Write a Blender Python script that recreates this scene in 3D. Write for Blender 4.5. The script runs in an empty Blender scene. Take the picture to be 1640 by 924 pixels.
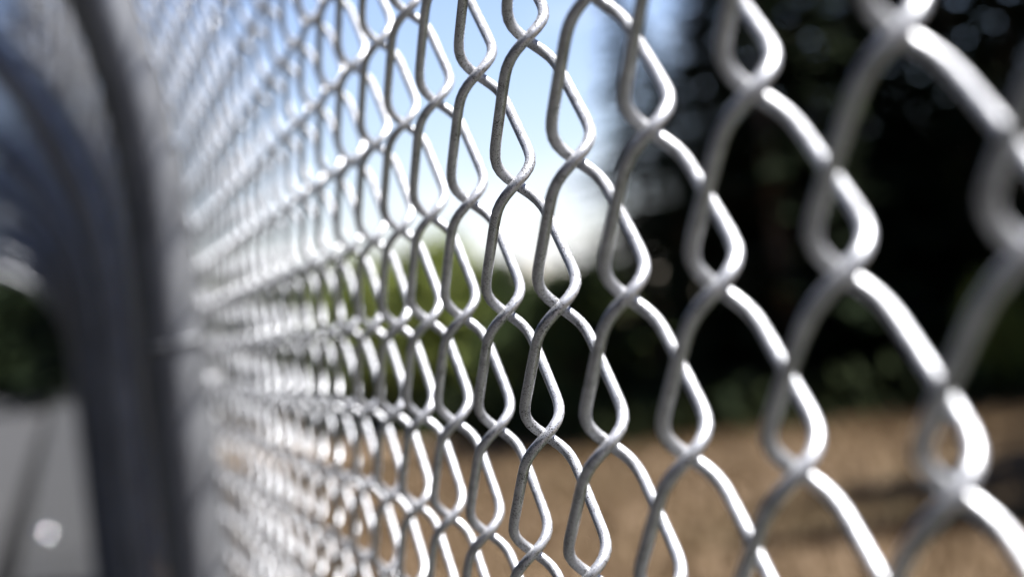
import bpy, bmesh, math, random
from mathutils import Vector, Matrix, noise
R = math.radians
scene = bpy.context.scene
col = scene.collection

# ------------------------------------------------------------------ camera
H = 0.036                                   # half the mesh pitch of the chain link
CAM = Vector((16.798 * H, -3.649 * H, 1.60))
LATTICE_Z = 1.60 + 2.0263 * H               # height of lattice row 0
cd = bpy.data.cameras.new('camera')
cd.sensor_width = 36.0
cd.sensor_fit = 'HORIZONTAL'
cd.lens = 3495.5 / 1640 * 36.0
cd.clip_start = 0.01
cd.clip_end = 6000
cd.dof.use_dof = True
cd.dof.focus_distance = 17.1 * H
cd.dof.aperture_fstop = 9.2
cam = bpy.data.objects.new('camera', cd)
col.objects.link(cam)
right = Vector((0.20210, 0.97252, -0.11558)); up = Vector((0.03449, 0.11087, 0.99324)); fwd = Vector((-0.97876, 0.20472, 0.01114))
m = Matrix((right, up, -fwd)).transposed().to_4x4()
m.translation = CAM
cam.matrix_world = m
scene.camera = cam

# ------------------------------------------------------------------ light
SUN = Vector((0.08, 0.50, 0.86)).normalized()          # direction towards the sun
w = bpy.data.worlds.new('World'); scene.world = w; w.use_nodes = True
nt = w.node_tree; bg = nt.nodes['Background']
sky = nt.nodes.new('ShaderNodeTexSky'); sky.sky_type = 'NISHITA'; sky.sun_disc = False
sky.sun_elevation = math.asin(SUN.z); sky.sun_rotation = math.atan2(SUN.x, SUN.y)
sky.altitude = 50; sky.air_density = 1.0; sky.dust_density = 0.0; sky.ozone_density = 2.0
tc = nt.nodes.new('ShaderNodeTexCoord')
sep = nt.nodes.new('ShaderNodeSeparateXYZ'); nt.links.new(tc.outputs['Generated'], sep.inputs[0])
za = nt.nodes.new('ShaderNodeMath'); za.operation = 'MAXIMUM'; za.inputs[1].default_value = 0.0; nt.links.new(sep.outputs['Z'], za.inputs[0])
zb = nt.nodes.new('ShaderNodeMath'); zb.operation = 'ADD'; zb.inputs[1].default_value = 0.10; nt.links.new(za.outputs[0], zb.inputs[0])
mp = nt.nodes.new('ShaderNodeVectorMath'); mp.operation = 'DIVIDE'        # a flat cloud layer overhead
cz = nt.nodes.new('ShaderNodeCombineXYZ'); nt.links.new(zb.outputs[0], cz.inputs[0]); nt.links.new(zb.outputs[0], cz.inputs[1]); cz.inputs[2].default_value = 1.0
nt.links.new(cz.outputs[0], mp.inputs[1])
nz = nt.nodes.new('ShaderNodeTexNoise'); nz.inputs['Scale'].default_value = 1.1; nz.inputs['Detail'].default_value = 6
cr = nt.nodes.new('ShaderNodeValToRGB'); cr.color_ramp.elements[0].position = 0.52; cr.color_ramp.elements[1].position = 0.78
mx = nt.nodes.new('ShaderNodeMixRGB'); mx.inputs[2].default_value = (6.6, 7.1, 8.2, 1)
wb = nt.nodes.new('ShaderNodeMixRGB'); wb.blend_type = 'MULTIPLY'; wb.inputs[0].default_value = 1.0; wb.inputs[2].default_value = (0.97, 0.91, 1.06, 1)
nt.links.new(tc.outputs['Generated'], mp.inputs[0]); nt.links.new(mp.outputs['Vector'], nz.inputs['Vector'])
nt.links.new(nz.outputs['Fac'], cr.inputs['Fac']); nt.links.new(cr.outputs['Color'], mx.inputs[0])
nt.links.new(sky.outputs['Color'], wb.inputs[1]); nt.links.new(wb.outputs['Color'], mx.inputs[1]); nt.links.new(mx.outputs['Color'], bg.inputs['Color'])
bg.inputs['Strength'].default_value = 0.05
sd = bpy.data.lights.new('sun', 'SUN'); sd.energy = 5.0; sd.angle = R(0.53); sd.color = (1.0, 0.98, 0.955)
so = bpy.data.objects.new('sun', sd); col.objects.link(so)
so.rotation_euler = SUN.to_track_quat('Z', 'Y').to_euler()
so.location = (0, 0, 30)
vs = scene.view_settings
vs.view_transform = 'Standard'; vs.look = 'None'; vs.exposure = 1.75; vs.gamma = 1.0; vs.use_curve_mapping = False
scene.cycles.use_denoising = True
scene.cycles.max_bounces = 8

# ------------------------------------------------------------------ helpers
def tag(o, label=None, cat=None, group=None, kind=None):
    if label: o['label'] = label
    if cat: o['category'] = cat
    if group: o['group'] = group
    if kind: o['kind'] = kind
    return o

def mesh_from(name, verts, faces, mats=(), smooth=False):
    me = bpy.data.meshes.new(name)
    me.from_pydata(verts, [], faces)
    for mt in mats: me.materials.append(mt)
    if smooth: me.polygons.foreach_set('use_smooth', [True] * len(me.polygons))
    me.update()
    return me

def obj(name, me, parent=None, loc=None):
    o = bpy.data.objects.new(name, me); col.objects.link(o)
    if parent: o.parent = parent
    if loc is not None: o.location = loc
    return o

def empty(name, loc):
    o = bpy.data.objects.new(name, None); col.objects.link(o); o.location = loc; o.empty_display_size = 0.2
    return o

def tube(path, r, sides, closed=False, cap=True):
    """verts, faces of a tube swept along path; r a number or a list"""
    V, F = [], []
    n = len(path); nrm = None
    for i, p in enumerate(path):
        if closed: t = path[(i + 1) % n] - path[i - 1]
        else: t = path[min(i + 1, n - 1)] - path[max(i - 1, 0)]
        t = t.normalized()
        if nrm is None:
            a = Vector((0, 0, 1)) if abs(t.z) < 0.9 else Vector((1, 0, 0))
            nrm = (a - t * a.dot(t)).normalized()
        else:
            nrm = (nrm - t * nrm.dot(t)).normalized()
        b = t.cross(nrm)
        rr = r[i] if isinstance(r, (list, tuple)) else r
        for k in range(sides):
            an = 2 * math.pi * k / sides
            V.append(p + (nrm * math.cos(an) + b * math.sin(an)) * rr)
    m_ = n if closed else n - 1
    for i in range(m_):
        for k in range(sides):
            a0 = i * sides + k; a1 = i * sides + (k + 1) % sides
            j = (i + 1) % n
            F.append((a0, a1, j * sides + (k + 1) % sides, j * sides + k))
    if cap and not closed:
        F.append(tuple(range(sides - 1, -1, -1))); F.append(tuple((n - 1) * sides + k for k in range(sides)))
    return V, F

# ------------------------------------------------------------------ materials
def nodemat(name):
    mt = bpy.data.materials.new(name); mt.use_nodes = True
    return mt, mt.node_tree, mt.node_tree.nodes['Principled BSDF']

def ramp(nt, fac, stops):
    c = nt.nodes.new('ShaderNodeValToRGB')
    el = c.color_ramp.elements
    while len(el) < len(stops): el.new(0.5)
    for e, (p, cc) in zip(el, stops):
        e.position = p; e.color = (*cc, 1)
    nt.links.new(fac, c.inputs['Fac'])
    return c.outputs['Color']

def tex(nt, kind, scale, detail=3, vec=None, **kw):
    t = nt.nodes.new(kind); t.inputs['Scale'].default_value = scale
    if 'Detail' in t.inputs: t.inputs['Detail'].default_value = detail
    if vec is not None: nt.links.new(vec, t.inputs['Vector'])
    for k, v in kw.items(): t.inputs[k].default_value = v
    return t

def metal_mat(name, speck_scale, base_dark, base_light, metallic, rough, speck=True):
    mt, nt, p = nodemat(name)
    c = nt.nodes.new('ShaderNodeTexCoord'); oi = nt.nodes.new('ShaderNodeObjectInfo')
    add = nt.nodes.new('ShaderNodeVectorMath'); add.operation = 'ADD'
    mul = nt.nodes.new('ShaderNodeMath'); mul.operation = 'MULTIPLY'; mul.inputs[1].default_value = 7.3
    nt.links.new(oi.outputs['Random'], mul.inputs[0])
    nt.links.new(c.outputs['Object'], add.inputs[0]); nt.links.new(mul.outputs[0], add.inputs[1])
    v = add.outputs[0]
    big = tex(nt, 'ShaderNodeTexNoise', speck_scale * 0.12, 4, v)
    colr = ramp(nt, big.outputs['Fac'], [(0.3, base_dark), (0.7, base_light)])
    if speck:
        sp = tex(nt, 'ShaderNodeTexNoise', speck_scale, 2, v, Roughness=0.6)
        zone = tex(nt, 'ShaderNodeTexNoise', speck_scale * 0.09, 2, v)
        s = nt.nodes.new('ShaderNodeMath'); s.operation = 'ADD'
        z2 = nt.nodes.new('ShaderNodeMath'); z2.operation = 'MULTIPLY'; z2.inputs[1].default_value = 0.35
        nt.links.new(zone.outputs['Fac'], z2.inputs[0])
        nt.links.new(sp.outputs['Fac'], s.inputs[0]); nt.links.new(z2.outputs[0], s.inputs[1])
        f = ramp(nt, s.outputs[0], [(0.757, (0, 0, 0)), (0.79, (1, 1, 1))])
        mix = nt.nodes.new('ShaderNodeMixRGB'); mix.inputs[2].default_value = (0.035, 0.03, 0.026, 1)
        nt.links.new(f, mix.inputs[0]); nt.links.new(colr, mix.inputs[1]); colr = mix.outputs[0]
        inv = nt.nodes.new('ShaderNodeMath'); inv.operation = 'MULTIPLY_ADD'; inv.inputs[1].default_value = -metallic * 0.9; inv.inputs[2].default_value = metallic
        nt.links.new(f, inv.inputs[0]); nt.links.new(inv.outputs[0], p.inputs['Metallic'])
        bp = nt.nodes.new('ShaderNodeBump'); bp.inputs['Strength'].default_value = 0.25; bp.inputs['Distance'].default_value = 0.0004
        nt.links.new(sp.outputs['Fac'], bp.inputs['Height']); nt.links.new(bp.outputs['Normal'], p.inputs['Normal'])
    else:
        p.inputs['Metallic'].default_value = metallic
    nt.links.new(colr, p.inputs['Base Color'])
    rr = ramp(nt, big.outputs['Fac'], [(0.25, (rough - 0.06,) * 3), (0.75, (rough + 0.08,) * 3)])
    nt.links.new(rr, p.inputs['Roughness'])
    return mt

M_WIRE = metal_mat('galvanised_wire', 2300, (0.45, 0.455, 0.475), (0.61, 0.615, 0.635), 0.65, 0.41)
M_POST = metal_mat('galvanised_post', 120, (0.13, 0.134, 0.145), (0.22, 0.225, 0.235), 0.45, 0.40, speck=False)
M_STEEL = metal_mat('polished_steel', 60, (0.66, 0.67, 0.69), (0.76, 0.77, 0.80), 1.0, 0.16, speck=False)

def ground_like(name, stops, s1, s2, bump=0.4, bscale=40, rough=0.9, spec=0.2):
    mt, nt, p = nodemat(name)
    c = nt.nodes.new('ShaderNodeTexCoord')
    a = tex(nt, 'ShaderNodeTexNoise', s1, 5, c.outputs['Object']); b = tex(nt, 'ShaderNodeTexNoise', s2, 4, c.outputs['Object'])
    mx = nt.nodes.new('ShaderNodeMath'); mx.operation = 'MULTIPLY_ADD'; mx.inputs[1].default_value = 0.45
    hb = nt.nodes.new('ShaderNodeMath'); hb.operation = 'MULTIPLY'; hb.inputs[1].default_value = 0.55
    nt.links.new(b.outputs['Fac'], mx.inputs[0]); nt.links.new(a.outputs['Fac'], hb.inputs[0]); nt.links.new(hb.outputs[0], mx.inputs[2])
    nt.links.new(ramp(nt, mx.outputs[0], stops), p.inputs['Base Color'])
    p.inputs['Roughness'].default_value = rough; p.inputs['Specular IOR Level'].default_value = spec
    bt = tex(nt, 'ShaderNodeTexNoise', bscale, 5, c.outputs['Object'])
    bp = nt.nodes.new('ShaderNodeBump'); bp.inputs['Strength'].default_value = bump; bp.inputs['Distance'].default_value = 0.03
    nt.links.new(bt.outputs['Fac'], bp.inputs['Height']); nt.links.new(bp.outputs['Normal'], p.inputs['Normal'])
    return mt

M_FIELD = ground_like('dry_field', [(0.30, (0.04, 0.037, 0.014)), (0.42, (0.092, 0.066, 0.034)), (0.55, (0.15, 0.102, 0.06)), (0.70, (0.20, 0.142, 0.092))], 0.13, 1.7)
M_CONC = ground_like('pavement_concrete', [(0.3, (0.022, 0.022, 0.021)), (0.7, (0.036, 0.035, 0.034))], 1.2, 14, 0.25, 120)
M_KERB = ground_like('kerb_concrete', [(0.3, (0.010, 0.010, 0.010)), (0.7, (0.02, 0.02, 0.02))], 2.0, 18, 0.25, 120, 1.0, 0.0)
M_ROAD = ground_like('worn_asphalt', [(0.3, (0.028, 0.0275, 0.027)), (0.7, (0.045, 0.0435, 0.042))], 0.6, 25, 0.4, 160)

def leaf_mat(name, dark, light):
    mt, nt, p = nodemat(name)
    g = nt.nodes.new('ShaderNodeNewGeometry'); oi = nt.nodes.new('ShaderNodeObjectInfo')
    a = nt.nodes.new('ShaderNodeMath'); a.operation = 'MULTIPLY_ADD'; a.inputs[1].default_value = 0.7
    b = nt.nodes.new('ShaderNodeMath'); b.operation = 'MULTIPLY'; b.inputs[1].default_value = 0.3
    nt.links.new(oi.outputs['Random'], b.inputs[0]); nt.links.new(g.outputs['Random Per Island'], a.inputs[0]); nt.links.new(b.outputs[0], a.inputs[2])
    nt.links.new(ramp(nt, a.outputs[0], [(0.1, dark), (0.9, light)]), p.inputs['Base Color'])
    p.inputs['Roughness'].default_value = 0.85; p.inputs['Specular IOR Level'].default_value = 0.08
    return mt
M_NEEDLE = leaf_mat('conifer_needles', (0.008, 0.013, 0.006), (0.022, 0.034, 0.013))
M_OLIVE = leaf_mat('olive_leaves', (0.11, 0.14, 0.03), (0.20, 0.23, 0.06))
M_GREEN = leaf_mat('green_leaves', (0.022, 0.036, 0.012), (0.055, 0.075, 0.026))
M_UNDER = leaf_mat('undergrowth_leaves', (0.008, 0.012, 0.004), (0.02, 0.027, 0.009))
M_STRAW = leaf_mat('dry_grass_blades', (0.10, 0.068, 0.035), (0.19, 0.133, 0.079))
M_BARK = ground_like('bark', [(0.3, (0.045, 0.034, 0.025)), (0.7, (0.10, 0.078, 0.058))], 3, 22, 0.8, 30)

# ------------------------------------------------------------------ ground
def smooth(a, b, x):
    t = min(1.0, max(0.0, (x - a) / (b - a))); return t * t * (3 - 2 * t)

def at(phi, D):
    """a place D metres from the viewpoint, phi degrees off the fence line towards the field"""
    return CAM.x - D * math.cos(R(phi)), CAM.y + D * math.sin(R(phi))

MOUND = at(22.5, 52); MOUND2 = at(25.5, 40)
def ground_z(x, y):
    z = -0.35 - 1.60 * smooth(0.35, 4.5, y)
    if y > 0:
        z += 0.15 * math.exp(-(((x - MOUND[0]) / 12) ** 2 + ((y - MOUND[1]) / 7) ** 2)) * smooth(4, 9, y)
        z += 0.3 * math.exp(-(((x - MOUND2[0]) / 5) ** 2 + ((y - MOUND2[1]) / 4) ** 2)) * smooth(4, 9, y)
        z += 0.22 * noise.noise(Vector((x * 0.11, y * 0.11, 0))) * smooth(3, 9, y)
    else:
        z -= 0.6 * smooth(12, 20, -y)
    return z

def axis(lo, hi, fine_lo, fine_hi, step, grow):
    a = []
    v = fine_lo
    while v < fine_hi: a.append(v); v += step
    s = step; v = fine_hi
    while v < hi: a.append(v); s *= grow; v += s
    a.append(hi)
    s = step; v = fine_lo; b = []
    while v > lo:
        s *= grow; v -= s; b.append(max(v, lo))
    return b[::-1] + a
xs = axis(-3000, 3000, -85, 6, 1.3, 1.22); ys = axis(-3000, 3000, -4, 36, 0.8, 1.22)
V = [(x, y, ground_z(x, y)) for y in ys for x in xs]; nx = len(xs)
F = [(j * nx + i, j * nx + i + 1, (j + 1) * nx + i + 1, (j + 1) * nx + i) for j in range(len(ys) - 1) for i in range(nx - 1)]
tag(obj('ground', mesh_from('ground', V, F, [M_FIELD], True)), kind='structure')

def box_mesh(name, x0, x1, y0, y1, z0, z1, mat, bev=0.0):
    bm = bmesh.new()
    bmesh.ops.create_cube(bm, size=1)
    for v in bm.verts:
        v.co = Vector(((x0 + x1) / 2 + v.co.x * (x1 - x0), (y0 + y1) / 2 + v.co.y * (y1 - y0), (z0 + z1) / 2 + v.co.z * (z1 - z0)))
    if bev: bmesh.ops.bevel(bm, geom=bm.edges[:], offset=bev, segments=2, affect='EDGES')
    me = bpy.data.meshes.new(name); bm.to_mesh(me); bm.free(); me.materials.append(mat)
    return me

# sidewalk laid in concrete bays, each bay a slab of its own
SW0, SW1 = 0.30, -0.655
walk = tag(obj('sidewalk', box_mesh('sidewalk', -140, 9, SW1, SW0, -0.9, -0.03, M_CONC)), kind='structure')
bay = box_mesh('slab', -0.747, 0.747, SW1 + 0.004, SW0 - 0.002, -0.12, 0.0, M_CONC, 0.008)
for i in range(40):
    o = obj('slab', bay, walk, (6.0 - i * 1.5, 0, random.Random(i).uniform(-0.002, 0.002)))
rest = obj('paving', box_mesh('paving', -140, 6.0 - 39.5 * 1.5 - 0.006, SW1 + 0.004, SW0 - 0.002, -0.1, 0.0, M_CONC), walk)
kerb = tag(obj('kerb', box_mesh('kerb', -140, 9, -0.838, SW1 - 0.004, -0.9, -0.03, M_KERB)), kind='structure')
kst = box_mesh('kerb_stone', -0.497, 0.497, -0.84, SW1 - 0.002, -0.4, 0.004, M_KERB, 0.014)
for i in range(60):
    obj('kerb_stone', kst, kerb, (6.0 - i * 1.0, 0, random.Random(i + 99).uniform(-0.002, 0.003)))
obj('kerb_run', box_mesh('kerb_run', -140, 6.0 - 59.5 - 0.006, -0.84, SW1 - 0.002, -0.4, 0.004, M_KERB), kerb)
tag(obj('road', box_mesh('road', -140, 9, -9.5, -0.844, -0.9, -0.17, M_ROAD)), kind='structure')

# ------------------------------------------------------------------ chain-link fence
D_WIRE = 0.087 * H; E_ = 0.17 * H; W_ = (0.5 + 0.075) * H
ARC_Z, ARC_R, ARC_DEG = 1.71, 0.76, 88
S_TOP = ARC_Z + ARC_R * R(ARC_DEG)

def bend(x, n, s):
    """fence sheet coordinates (along, out of the sheet, up the sheet) to the place: upright, then arching over the walk"""
    if s <= ARC_Z: return Vector((x, n, s))
    th = (s - ARC_Z) / ARC_R
    return Vector((x, -ARC_R + (ARC_R + n) * math.cos(th), ARC_Z + (ARC_R + n) * math.sin(th)))

def stadium(q):
    a = W_ - E_; L = 4 * a + 2 * math.pi * E_
    q = (q % 1.0) * L; h = math.pi * E_ / 2
    if q < h: th = q / E_; return a + E_ * math.cos(th), -E_ * math.sin(th)
    if q < h + 2 * a: return a - (q - h), -E_
    if q < 3 * h + 2 * a: th = (q - h - 2 * a) / E_; return -a - E_ * math.sin(th), -E_ * math.cos(th)
    if q < 3 * h + 4 * a: return -a + (q - 3 * h - 2 * a), E_
    th = (q - 3 * h - 4 * a) / E_; return a + E_ * math.sin(th), E_ * math.cos(th)

NPER = 40
def wound(nper, sigma=0.033):
    """one turn of the wound wire: the flat-bar winding with its corners relaxed"""
    N = 240; st = [stadium(k / N) for k in range(N)]; sg = sigma * N; g = [math.exp(-0.5 * (k / sg) ** 2) for k in range(-24, 25)]; gs = sum(g)
    f = [(sum(g[j] * st[(k + j - 24) % N][0] for j in range(49)) / gs, sum(g[j] * st[(k + j - 24) % N][1] for j in range(49)) / gs) for k in range(0, N, N // nper)]
    ax = max(v[0] for v in f); ay = max(v[1] for v in f)
    return [(v[0] * W_ / ax, v[1] * E_ / ay) for v in f]

def wire_path(parity, nper, seed=None):
    """centre line of one wound wire; parity shifts it half a turn so that neighbours hook"""
    s0 = 0.06; z_ref = LATTICE_Z + (H if parity else 0)
    q0 = (z_ref - S_TOP) / (2 * H); q1 = (z_ref - s0) / (2 * H)
    n = int((q1 - q0) * nper)
    cache = wound(nper)
    out = []
    k0 = math.ceil(q0 * nper)
    for k in range(k0, k0 + n):
        x, y = cache[k % nper]; z = z_ref - 2 * H * k / nper
        if seed is not None:          # small bends and slack left by handling
            x = x * (1 + 0.03 * noise.noise(Vector((z * 14, seed, 0)))) + 0.0006 * noise.noise(Vector((z * 9, seed, 5)))
            y = y * (1 + 0.05 * noise.noise(Vector((z * 16, seed, 9)))) + 0.0005 * noise.noise(Vector((z * 7, seed, 13)))
            z += 0.0006 * noise.noise(Vector((z * 11, seed, 17)))
        out.append(bend(x, y, z))
    return out

wires = [[], []]
for par in (0, 1):
    for var in range(4):
        Vt, Ft = tube(wire_path(par, NPER, 3.7 * var + 1.3 + par * 20), D_WIRE / 2, 10)
        wires[par].append(mesh_from('wire', Vt, Ft, [M_WIRE], True))

fence = tag(empty('chain_link_fence', (0, 0, 0)), 'galvanised chain-link fence on tube posts, arching over the sidewalk', 'fence')
rng = random.Random(5)
I_HI, I_LO = 26, -273
for i in range(I_HI, I_LO - 1, -1):
    # wire i spans lattice columns i and i+1; right bend on row 0 when i+1 is odd
    o = obj('wire', wires[i % 2][rng.randrange(4)], fence, ((i + 0.5) * H + rng.uniform(-0.0003, 0.0003), rng.uniform(-0.0002, 0.0002), rng.uniform(-0.0004, 0.0004)))
# the wires beyond, in one part
V, F = [], []
coarse = [tube(wire_path(par, 8), D_WIRE / 2, 3, cap=False) for par in (0, 1)]
for i in range(I_LO - 1, I_LO - 260, -1):
    cv, cf = coarse[i % 2]; b = len(V); x0 = (i + 0.5) * H
    V.extend((v.x + x0, v.y, v.z) for v in cv)
    F.extend(tuple(b + k for k in f) for f in cf)
tag(obj('distant_wires', mesh_from('distant_wires', V, F, [M_WIRE], True), fence), kind='stuff')
X_END = (I_LO - 260) * H

# posts with base plate, bolts, cap and wire ties
PR = 0.027; PN = -(E_ + D_WIRE / 2 + PR + 0.001)
path = [bend(0, PN, s) for s in [0.0, 0.4, 0.8, 1.2, 1.5] + [ARC_Z + (S_TOP - ARC_Z) * k / 24 for k in range(25)]]
Vp, Fp = tube(path, PR, 28)
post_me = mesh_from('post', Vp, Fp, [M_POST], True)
plate_me = box_mesh('base_plate', -0.075, 0.075, PN - 0.075, PN + 0.075, 0.001, 0.013, M_POST, 0.002)
def bolt_mesh():
    bm = bmesh.new()
    bmesh.ops.create_cone(bm, cap_ends=True, segments=6, radius1=0.012, radius2=0.012, depth=0.012, matrix=Matrix.Translation((0, 0, 0.006)))
    bmesh.ops.create_cone(bm, cap_ends=True, segments=10, radius1=0.006, radius2=0.0055, depth=0.026, matrix=Matrix.Translation((0, 0, 0.0135)))
    me = bpy.data.meshes.new('bolt'); bm.to_mesh(me); bm.free(); me.materials.append(M_STEEL); return me
bolt_me = bolt_mesh()
tie_r = PR + 0.0016
tv, tf = tube([Vector((tie_r * math.cos(a), tie_r * math.sin(a) + 0.004 * max(0, math.sin(a)), 0.004 * math.sin(a * 0.5))) for a in [2 * math.pi * k / 26 for k in range(26)]], 0.0015, 6, closed=True)
tie_me = mesh_from('wire_tie', tv, tf, [M_POST], True)
capv, capf = tube([bend(0, PN, S_TOP + d) for d in (-0.02, 0.004, 0.012, 0.018)], [PR + 0.002, PR + 0.002, PR - 0.004, 0.006], 24)
cap_me = mesh_from('post_cap', capv, capf, [M_POST], True)
for k in range(-1, 9):
    x = -1.305 - 2.0 * k
    if x > 1.2: continue
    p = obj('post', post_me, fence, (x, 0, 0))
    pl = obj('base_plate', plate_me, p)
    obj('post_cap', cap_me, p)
    if k < 7:
        for sx in (-1, 1):
            for sy in (-1, 1):
                obj('bolt', bolt_me, p, (sx * 0.055, PN + sy * 0.055, 0.013))
        for q in range(6):
            s = 0.22 + q * 0.277
            t = obj('wire_tie', tie_me, p, (0, PN, s)); t.rotation_euler = (R(6), R(-4), 0)
# rails along the foot and the arched edge
rv, rf = tube([bend(x, PN + PR - 0.018, S_TOP - 0.03) for x in (1.2, X_END)], 0.017, 16)
obj('top_rail', mesh_from('top_rail', rv, rf, [M_POST], True), fence)
rv, rf = tube([Vector((x, -0.010, 0.10)) for x in (1.2, X_END)], 0.0025, 8)
obj('tension_wire', mesh_from('tension_wire', rv, rf, [M_WIRE], True), fence)

# polished stud on the walk that catches the sun
bm = bmesh.new()
prof = [(0.075, 0.0), (0.075, 0.012), (0.062, 0.03), (0.04, 0.044), (0.015, 0.05)]
rings = []
for r_, z_ in prof:
    rings.append([bm.verts.new((r_ * math.cos(2 * math.pi * k / 24), r_ * math.sin(2 * math.pi * k / 24), z_)) for k in range(24)])
for a, b in zip(rings[:-1], rings[1:]):
    for k in range(24): bm.faces.new((a[k], a[(k + 1) % 24], b[(k + 1) % 24], b[k]))
bm.faces.new(rings[-1]); bm.faces.new(rings[0][::-1])
for f in bm.faces: f.smooth = True
me = bpy.data.meshes.new('metal_stud'); bm.to_mesh(me); bm.free(); me.materials.append(M_STEEL)
tag(obj('metal_stud', me, None, (CAM.x - 21.5, -0.46, 0.001)), 'small shiny metal stud glinting on the sidewalk', 'stud')

# ------------------------------------------------------------------ trees
def trunk_mesh(h, r0, seed, lean=0.0):
    rg = random.Random(seed); path, rad = [], []
    for k in range(9):
        t = k / 8; path.append(Vector((lean * t * t * h + rg.uniform(-.02, .02) * h * 0.1, rg.uniform(-.02, .02) * h * 0.1, t * h))); rad.append(r0 * (1 - t) ** 0.8 + 0.015)
    return path, rad

def conifer(seed, h):
    rg = random.Random(seed)
    path, rad = trunk_mesh(h, h * 0.014 + 0.03, seed)
    Vt, Ft = tube(path, rad, 9)
    V, F = [], []
    def quad(c, d, wv, ln, wd):
        b = len(V)
        V.extend([c - wv * wd, c + d * ln * 0.5 - wv * wd * 1.2, c + d * ln, c + d * ln * 0.5 + wv * wd * 1.2, c + wv * wd])
        F.extend([(b, b + 1, b + 3, b + 4), (b + 1, b + 2, b + 3)])
    z = h * 0.06
    while z < h * 0.985:
        t = z / h
        reach = (h * 0.20) * (1 - t) ** 0.8 * rg.uniform(0.75, 1.15) + 0.15
        for k in range(rg.randint(5, 7)):
            an = rg.uniform(0, 2 * math.pi); L = reach * rg.uniform(0.55, 1.15)
            dirv = Vector((math.cos(an), math.sin(an), -0.12 + 0.35 * t)).normalized(); side = dirv.cross(Vector((0, 0, 1))).normalized()
            n = max(4, int(L / 0.15))
            bl = len(Vt); r_b = 0.02 + 0.012 * L
            bv, bf = tube([Vector((0, 0, z)), Vector((0, 0, z)) + dirv * L * 0.5 + Vector((0, 0, -0.03 * L)), Vector((0, 0, z)) + dirv * L + Vector((0, 0, -0.16 * L))], [r_b, r_b * .6, r_b * .2], 3, cap=False)
            Vt.extend(bv); Ft.extend(tuple(bl + q for q in f) for f in bf)
            for j in range(n):
                u = (j + rg.random()) / n
                if u < 0.12: continue
                c = Vector((0, 0, z)) + dirv * L * u + Vector((0, 0, -0.16 * L * u * u))
                for sgn in (-1, 1, -0.5, 0.5):
                    d = (dirv * rg.uniform(0.3, 0.9) + side * sgn * rg.uniform(0.5, 1.0) + Vector((0, 0, rg.uniform(-0.55, 0.15)))).normalized()
                    wv = d.cross(Vector((rg.uniform(-.5, .5), rg.uniform(-.5, .5), 1))).normalized()
                    quad(c, d, wv, rg.uniform(0.26, 0.46) * (0.5 + 0.5 * (1 - t)) + 0.10, rg.uniform(0.035, 0.075))
        z += h * 0.020 + 0.03
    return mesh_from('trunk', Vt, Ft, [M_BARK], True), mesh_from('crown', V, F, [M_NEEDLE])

def broadleaf(seed, h, spread, mat, n_clump, leaf, low=0.12):
    rg = random.Random(seed)
    path, rad = trunk_mesh(h * 0.75, h * 0.022 + 0.02, seed, 0.04)
    Vt, Ft = tube(path, rad, 8)
    V, F = [], []
    for k in range(n_clump):
        t = rg.uniform(low, 1.0); an = rg.uniform(0, 2 * math.pi)
        prof = math.sin(math.pi * min(1, max(0.03, (t - low) / (1 - low)) ** 0.75)) ** 0.6
        rr = spread * prof * rg.uniform(0.35, 1.0) ** 0.6 * (0.8 + 0.35 * noise.noise(Vector((math.cos(an) * 1.7, math.sin(an) * 1.7, t * 3 + seed))))
        c = Vector((rr * math.cos(an), rr * math.sin(an), t * h))
        b0 = Vector((0, 0, max(0.1 * h, t * h * 0.62)))
        if k % 3 == 0:
            bl = len(Vt); bv, bf = tube([b0, (b0 + c) / 2 + Vector((0, 0, 0.04 * h)), c], [0.008 * h, 0.005 * h, 0.002 * h], 4, cap=False)
            Vt.extend(bv); Ft.extend(tuple(bl + q for q in f) for f in bf)
        cs = spread * rg.uniform(0.14, 0.30)
        for j in range(26):
            q = c + Vector((rg.gauss(0, 1), rg.gauss(0, 1), rg.gauss(0, 0.8))) * cs * 0.6
            d = Vector((rg.gauss(0, 1), rg.gauss(0, 1), rg.gauss(-0.2, 0.7))).normalized(); wv = d.orthogonal().normalized()
            wv = (Matrix.Rotation(rg.uniform(0, 6.28), 3, d) @ wv)
            s = leaf * rg.uniform(0.6, 1.3); b = len(V)
            V.extend([q, q + d * s * 0.5 + wv * s * 0.35, q + d * s, q + d * s * 0.5 - wv * s * 0.35]); F.append((b, b + 1, b + 2, b + 3))
    return mesh_from('trunk', Vt, Ft, [M_BARK], True), mesh_from('crown', V, F, [mat])

def plant(name, meshes, xy, scale, rz, label, cat, group=None):
    x, y = xy
    t = empty(name, (x, y, ground_z(x, y) - 0.05)); t.scale = (scale[0], scale[0], scale[1]); t.rotation_euler = (0, 0, rz)
    obj('trunk', meshes[0], t); obj('crown', meshes[1], t)
    return tag(t, label, cat, group)

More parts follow.
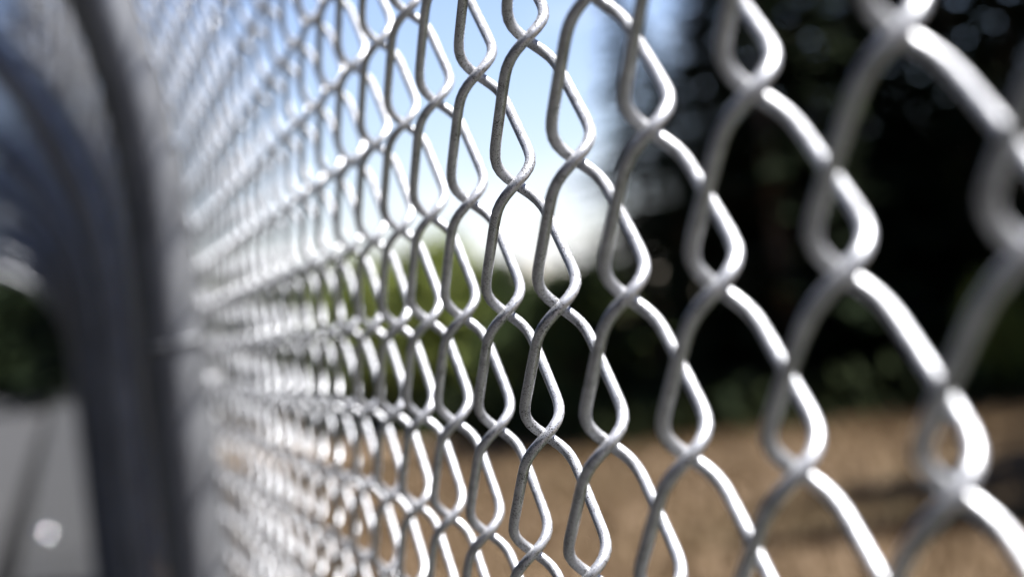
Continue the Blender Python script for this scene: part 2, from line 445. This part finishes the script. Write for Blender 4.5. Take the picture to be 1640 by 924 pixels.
CON = [conifer(11, 15), conifer(23, 17), conifer(37, 14)]
rg = random.Random(77)
front = [(15.4, 58, .80), (16.5, 56, .60), (17.6, 57, 1.0), (18.9, 55, 1.05), (20.1, 57, .92), (21.3, 58, 1.05), (22.6, 59, 1.0), (23.8, 58, .95), (25.2, 57, 1.05), (26.8, 56, 1.0), (28.4, 55, 1.0)]
for k, (ph, D, s) in enumerate(front):
    plant('conifer_tree', CON[k % 3], at(ph, D), (s * 1.25, s), rg.uniform(0, 6.28), 'tall dark conifer in the front row at the edge of the dry field', 'tree', 'dark conifers along the field edge')
back = [(15.9, 66, .72), (17.3, 68, .9), (18.3, 65, 1.05), (19.5, 67, 1.15), (20.7, 66, 1.1), (21.9, 68, 1.15), (23.2, 67, 1.1), (24.4, 66, 1.12), (25.9, 68, 1.1), (27.4, 66, 1.1)]
for k, (ph, D, s) in enumerate(back):
    plant('conifer_tree', CON[(k + 1) % 3], at(ph, D), (s * 1.3, s), rg.uniform(0, 6.28), 'tall dark conifer in the second row behind the field-edge conifers', 'tree', 'dark conifers behind the front row')

# unseen wood across the road and behind, added to block sky light
for k, (ph, D, s) in enumerate([(-24, 36, 1.3), (-37, 24, 1.2), (-50, 19, 1.25), (-63, 17, 1.3), (-76, 16, 1.25), (-89, 15.5, 1.3), (-102, 16, 1.25), (-115, 16.5, 1.3), (-128, 18, 1.25), (-140, 21, 1.3), (-151, 25, 1.3), (-161, 30, 1.3), (-170, 36, 1.3), (-176, 44, 1.3), (178, 46, 1.3), (174, 44, 1.3), (-179, 52, 1.4)]):
    plant('conifer_tree', CON[k % 3], at(ph, D), (s * 1.5, s), rg.uniform(0, 6.28), 'unseen dark conifer added across the road to block sky light', 'tree', 'unseen conifers added across the road')

for k, (ph, D, s) in enumerate([(-17, 52, 1.3), (-30, 30, 1.3), (-44, 26, 1.4), (-57, 23, 1.4), (-70, 22, 1.4), (-83, 21, 1.4), (-96, 21, 1.4), (-109, 22, 1.4), (-122, 23, 1.4), (-134, 26, 1.4), (-146, 29, 1.4), (-157, 34, 1.4)]):  # second row added out of view, closing sky gaps in the first
    plant('conifer_tree', CON[(k + 2) % 3], at(ph, D), (s * 1.5, s), rg.uniform(0, 6.28), 'unseen dark conifer added deeper across the road to block sky light', 'tree', 'unseen conifers added deeper across the road')
for k, (ph, D, s) in enumerate([(31, 54, 1.1), (34, 52, 1.15), (37.5, 50, 1.1), (41, 48, 1.2), (45, 46, 1.15), (49.5, 44, 1.2), (54.5, 42, 1.2), (60, 40, 1.2), (66, 39, 1.2), (72.5, 38, 1.2), (79, 38, 1.2), (86, 38, 1.2), (93, 38, 1.2), (100, 39, 1.2), (107, 40, 1.2), (114, 41, 1.2), (121, 42, 1.2), (128, 43, 1.2), (135, 44, 1.2), (142, 46, 1.2), (149, 48, 1.2), (156, 50, 1.2), (163, 54, 1.2), (170, 58, 1.2)]):  # ring of trees added out of view to darken the horizon
    plant('conifer_tree', CON[k % 3], at(ph, D), (s * 1.6, s), rg.uniform(0, 6.28), 'unseen dark conifer added round the field to block low sky light', 'tree', 'unseen conifers added round the rest of the field')

for ph, D, s in [(0.55, 96, 1.2), (1.75, 101, 1.25)]:
    plant('conifer_tree', CON[int(D) % 3], at(ph, D), (s * 1.25, s * 1.6), rg.uniform(0, 6.28), 'tall dark conifer standing past the end of the fence', 'tree', 'conifers past the end of the fence')

# unseen bank conifers, added to shade the far fence; others out on the field
for k, (x, y, s) in enumerate([(-2.9, 4.4, 0.95), (-4.4, 5.0, 0.95), (-5.9, 5.8, 1.0), (-7.6, 6.9, 1.0), (-10.2, 9.0, 1.4), (-13.0, 11.5, 1.5)]):
    plant('conifer_tree', CON[k % 3], (x, y), (s * 0.8, s * 1.5), rg.uniform(0, 6.28), 'unseen dark conifer added on the bank to shade the fence', 'tree', 'conifers added on the bank for shade')
for k, (ph, D, s) in enumerate([(31.5, 37, 1.0), (34.5, 33, 1.0), (32.5, 43, 1.0)]):
    plant('conifer_tree', CON[k], at(ph, D), (s * 1.15, s), rg.uniform(0, 6.28), 'dark conifer standing out on the dry field', 'tree', 'conifers out on the field')

OLV = broadleaf(3, 6.0, 2.6, M_OLIVE, 210, 0.30)
GRN = [broadleaf(4, 6.0, 2.6, M_GREEN, 210, 0.28, 0.06), broadleaf(9, 6.0, 3.0, M_GREEN, 230, 0.30, 0.05)]
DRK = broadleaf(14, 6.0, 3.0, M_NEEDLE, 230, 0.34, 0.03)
plant('leafy_tree', OLV, at(9.9, 72), (1.2, 1.0), 0.4, 'sunlit olive-green leafy tree beyond the dry field', 'tree')
plant('leafy_tree', OLV, at(7.9, 84), (1.35, 1.0), 2.1, 'olive-green leafy tree beyond the field, farther along the fence line', 'tree')
plant('sapling', OLV, at(24.1, 52.0), (0.42, 0.5), 1.1, 'small yellow-green sapling before the dark conifers', 'tree')
for ph, D, s in [(12.2, 62, .72), (13.2, 60, .74), (14.2, 62, .78), (11.4, 72, .85), (8.7, 90, 1.0), (6.3, 98, 1.05), (5.0, 104, 1.05), (3.8, 112, 1.1)]:
    plant('leafy_tree', GRN[int(ph * 10) % 2], at(ph, D), (s * 1.1, s), rg.uniform(0, 6.28), 'low dark green leafy tree along the far edge of the field', 'tree', 'low green trees beyond the field')
for ph, D, s in [(-2.6, 150, 1.45), (-1.7, 155, 1.3), (-0.7, 151, 1.4), (0.2, 156, 1.25), (1.1, 152, 1.5), (2.3, 160, 1.4), (-3.6, 152, 1.5), (-4.9, 154, 1.5)]:
    plant('leafy_tree', DRK, at(ph, D), (s * 1.35, s), rg.uniform(0, 6.28), 'dark tree at the far end of the road', 'tree', 'dark trees closing off the road')

# undergrowth at the forest edge and dry grass over the field
V, F = [], []
rg = random.Random(8)
for k in range(9000):
    ph = rg.uniform(6, 29); D = (54 if ph > 14 else 54 + (14 - ph) * 3.2) + rg.uniform(-5, 9) * rg.random(); x, y = at(ph, D); z = ground_z(x, y)
    hh = rg.uniform(0.25, 1.3); a = rg.uniform(0, 6.28); l = Vector((math.cos(a), math.sin(a), 0)) * rg.uniform(0.10, 0.28)
    o_ = Vector((x, y, z + rg.uniform(0, hh))); tip = Vector((rg.uniform(-.3, .3), rg.uniform(-.3, .3), rg.uniform(0.2, 0.5)))
    b = len(V); V.extend([o_ - l, o_ + l, o_ + tip]); F.append((b, b + 1, b + 2))
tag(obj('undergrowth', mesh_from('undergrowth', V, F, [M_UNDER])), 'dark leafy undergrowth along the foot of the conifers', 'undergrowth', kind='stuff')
V, F = [], []
for k in range(26000):  # leaf cover added below the fence, out of view, to cut bounce light
    x = rg.uniform(-10, 5); y = 0.42 + 6.5 * rg.random(); z = ground_z(x, y) + rg.uniform(0.0, 0.35) ** 1.3
    d = Vector((rg.uniform(-1, 1), rg.uniform(-1, 1), rg.uniform(-0.3, 0.6))).normalized(); wv = d.cross(Vector((rg.uniform(-.6, .6), rg.uniform(-.6, .6), 1))).normalized(); l = rg.uniform(0.07, 0.15)
    o_ = Vector((x, y, z)); b = len(V)
    V.extend([o_, o_ + d * l * 0.45 + wv * l * 0.4, o_ + d * l, o_ + d * l * 0.45 - wv * l * 0.4]); F.append((b, b + 1, b + 2, b + 3))
tag(obj('added_ground_cover', mesh_from('added_ground_cover', V, F, [M_GREEN])), 'unseen dark leafy ground cover added on the bank to cut bounce light', 'ground cover', kind='stuff')
V, F = [], []
for k in range(42000):
    ph = rg.uniform(3, 28); D = 14 + 46 * rg.random() ** 0.7; x, y = at(ph, D)
    if y < 1.0: continue
    z = ground_z(x, y); hh = rg.uniform(0.10, 0.34); a = rg.uniform(0, 6.28); l = Vector((math.cos(a), math.sin(a), 0)) * rg.uniform(0.01, 0.03)
    o_ = Vector((x, y, z - 0.01)); b = len(V)
    V.extend([o_ - l, o_ + l, o_ + Vector((rg.uniform(-.12, .12), rg.uniform(-.12, .12), hh))]); F.append((b, b + 1, b + 2))
tag(obj('dry_grass', mesh_from('dry_grass', V, F, [M_STRAW])), 'dry straw-coloured grass covering the field', 'grass', kind='stuff')
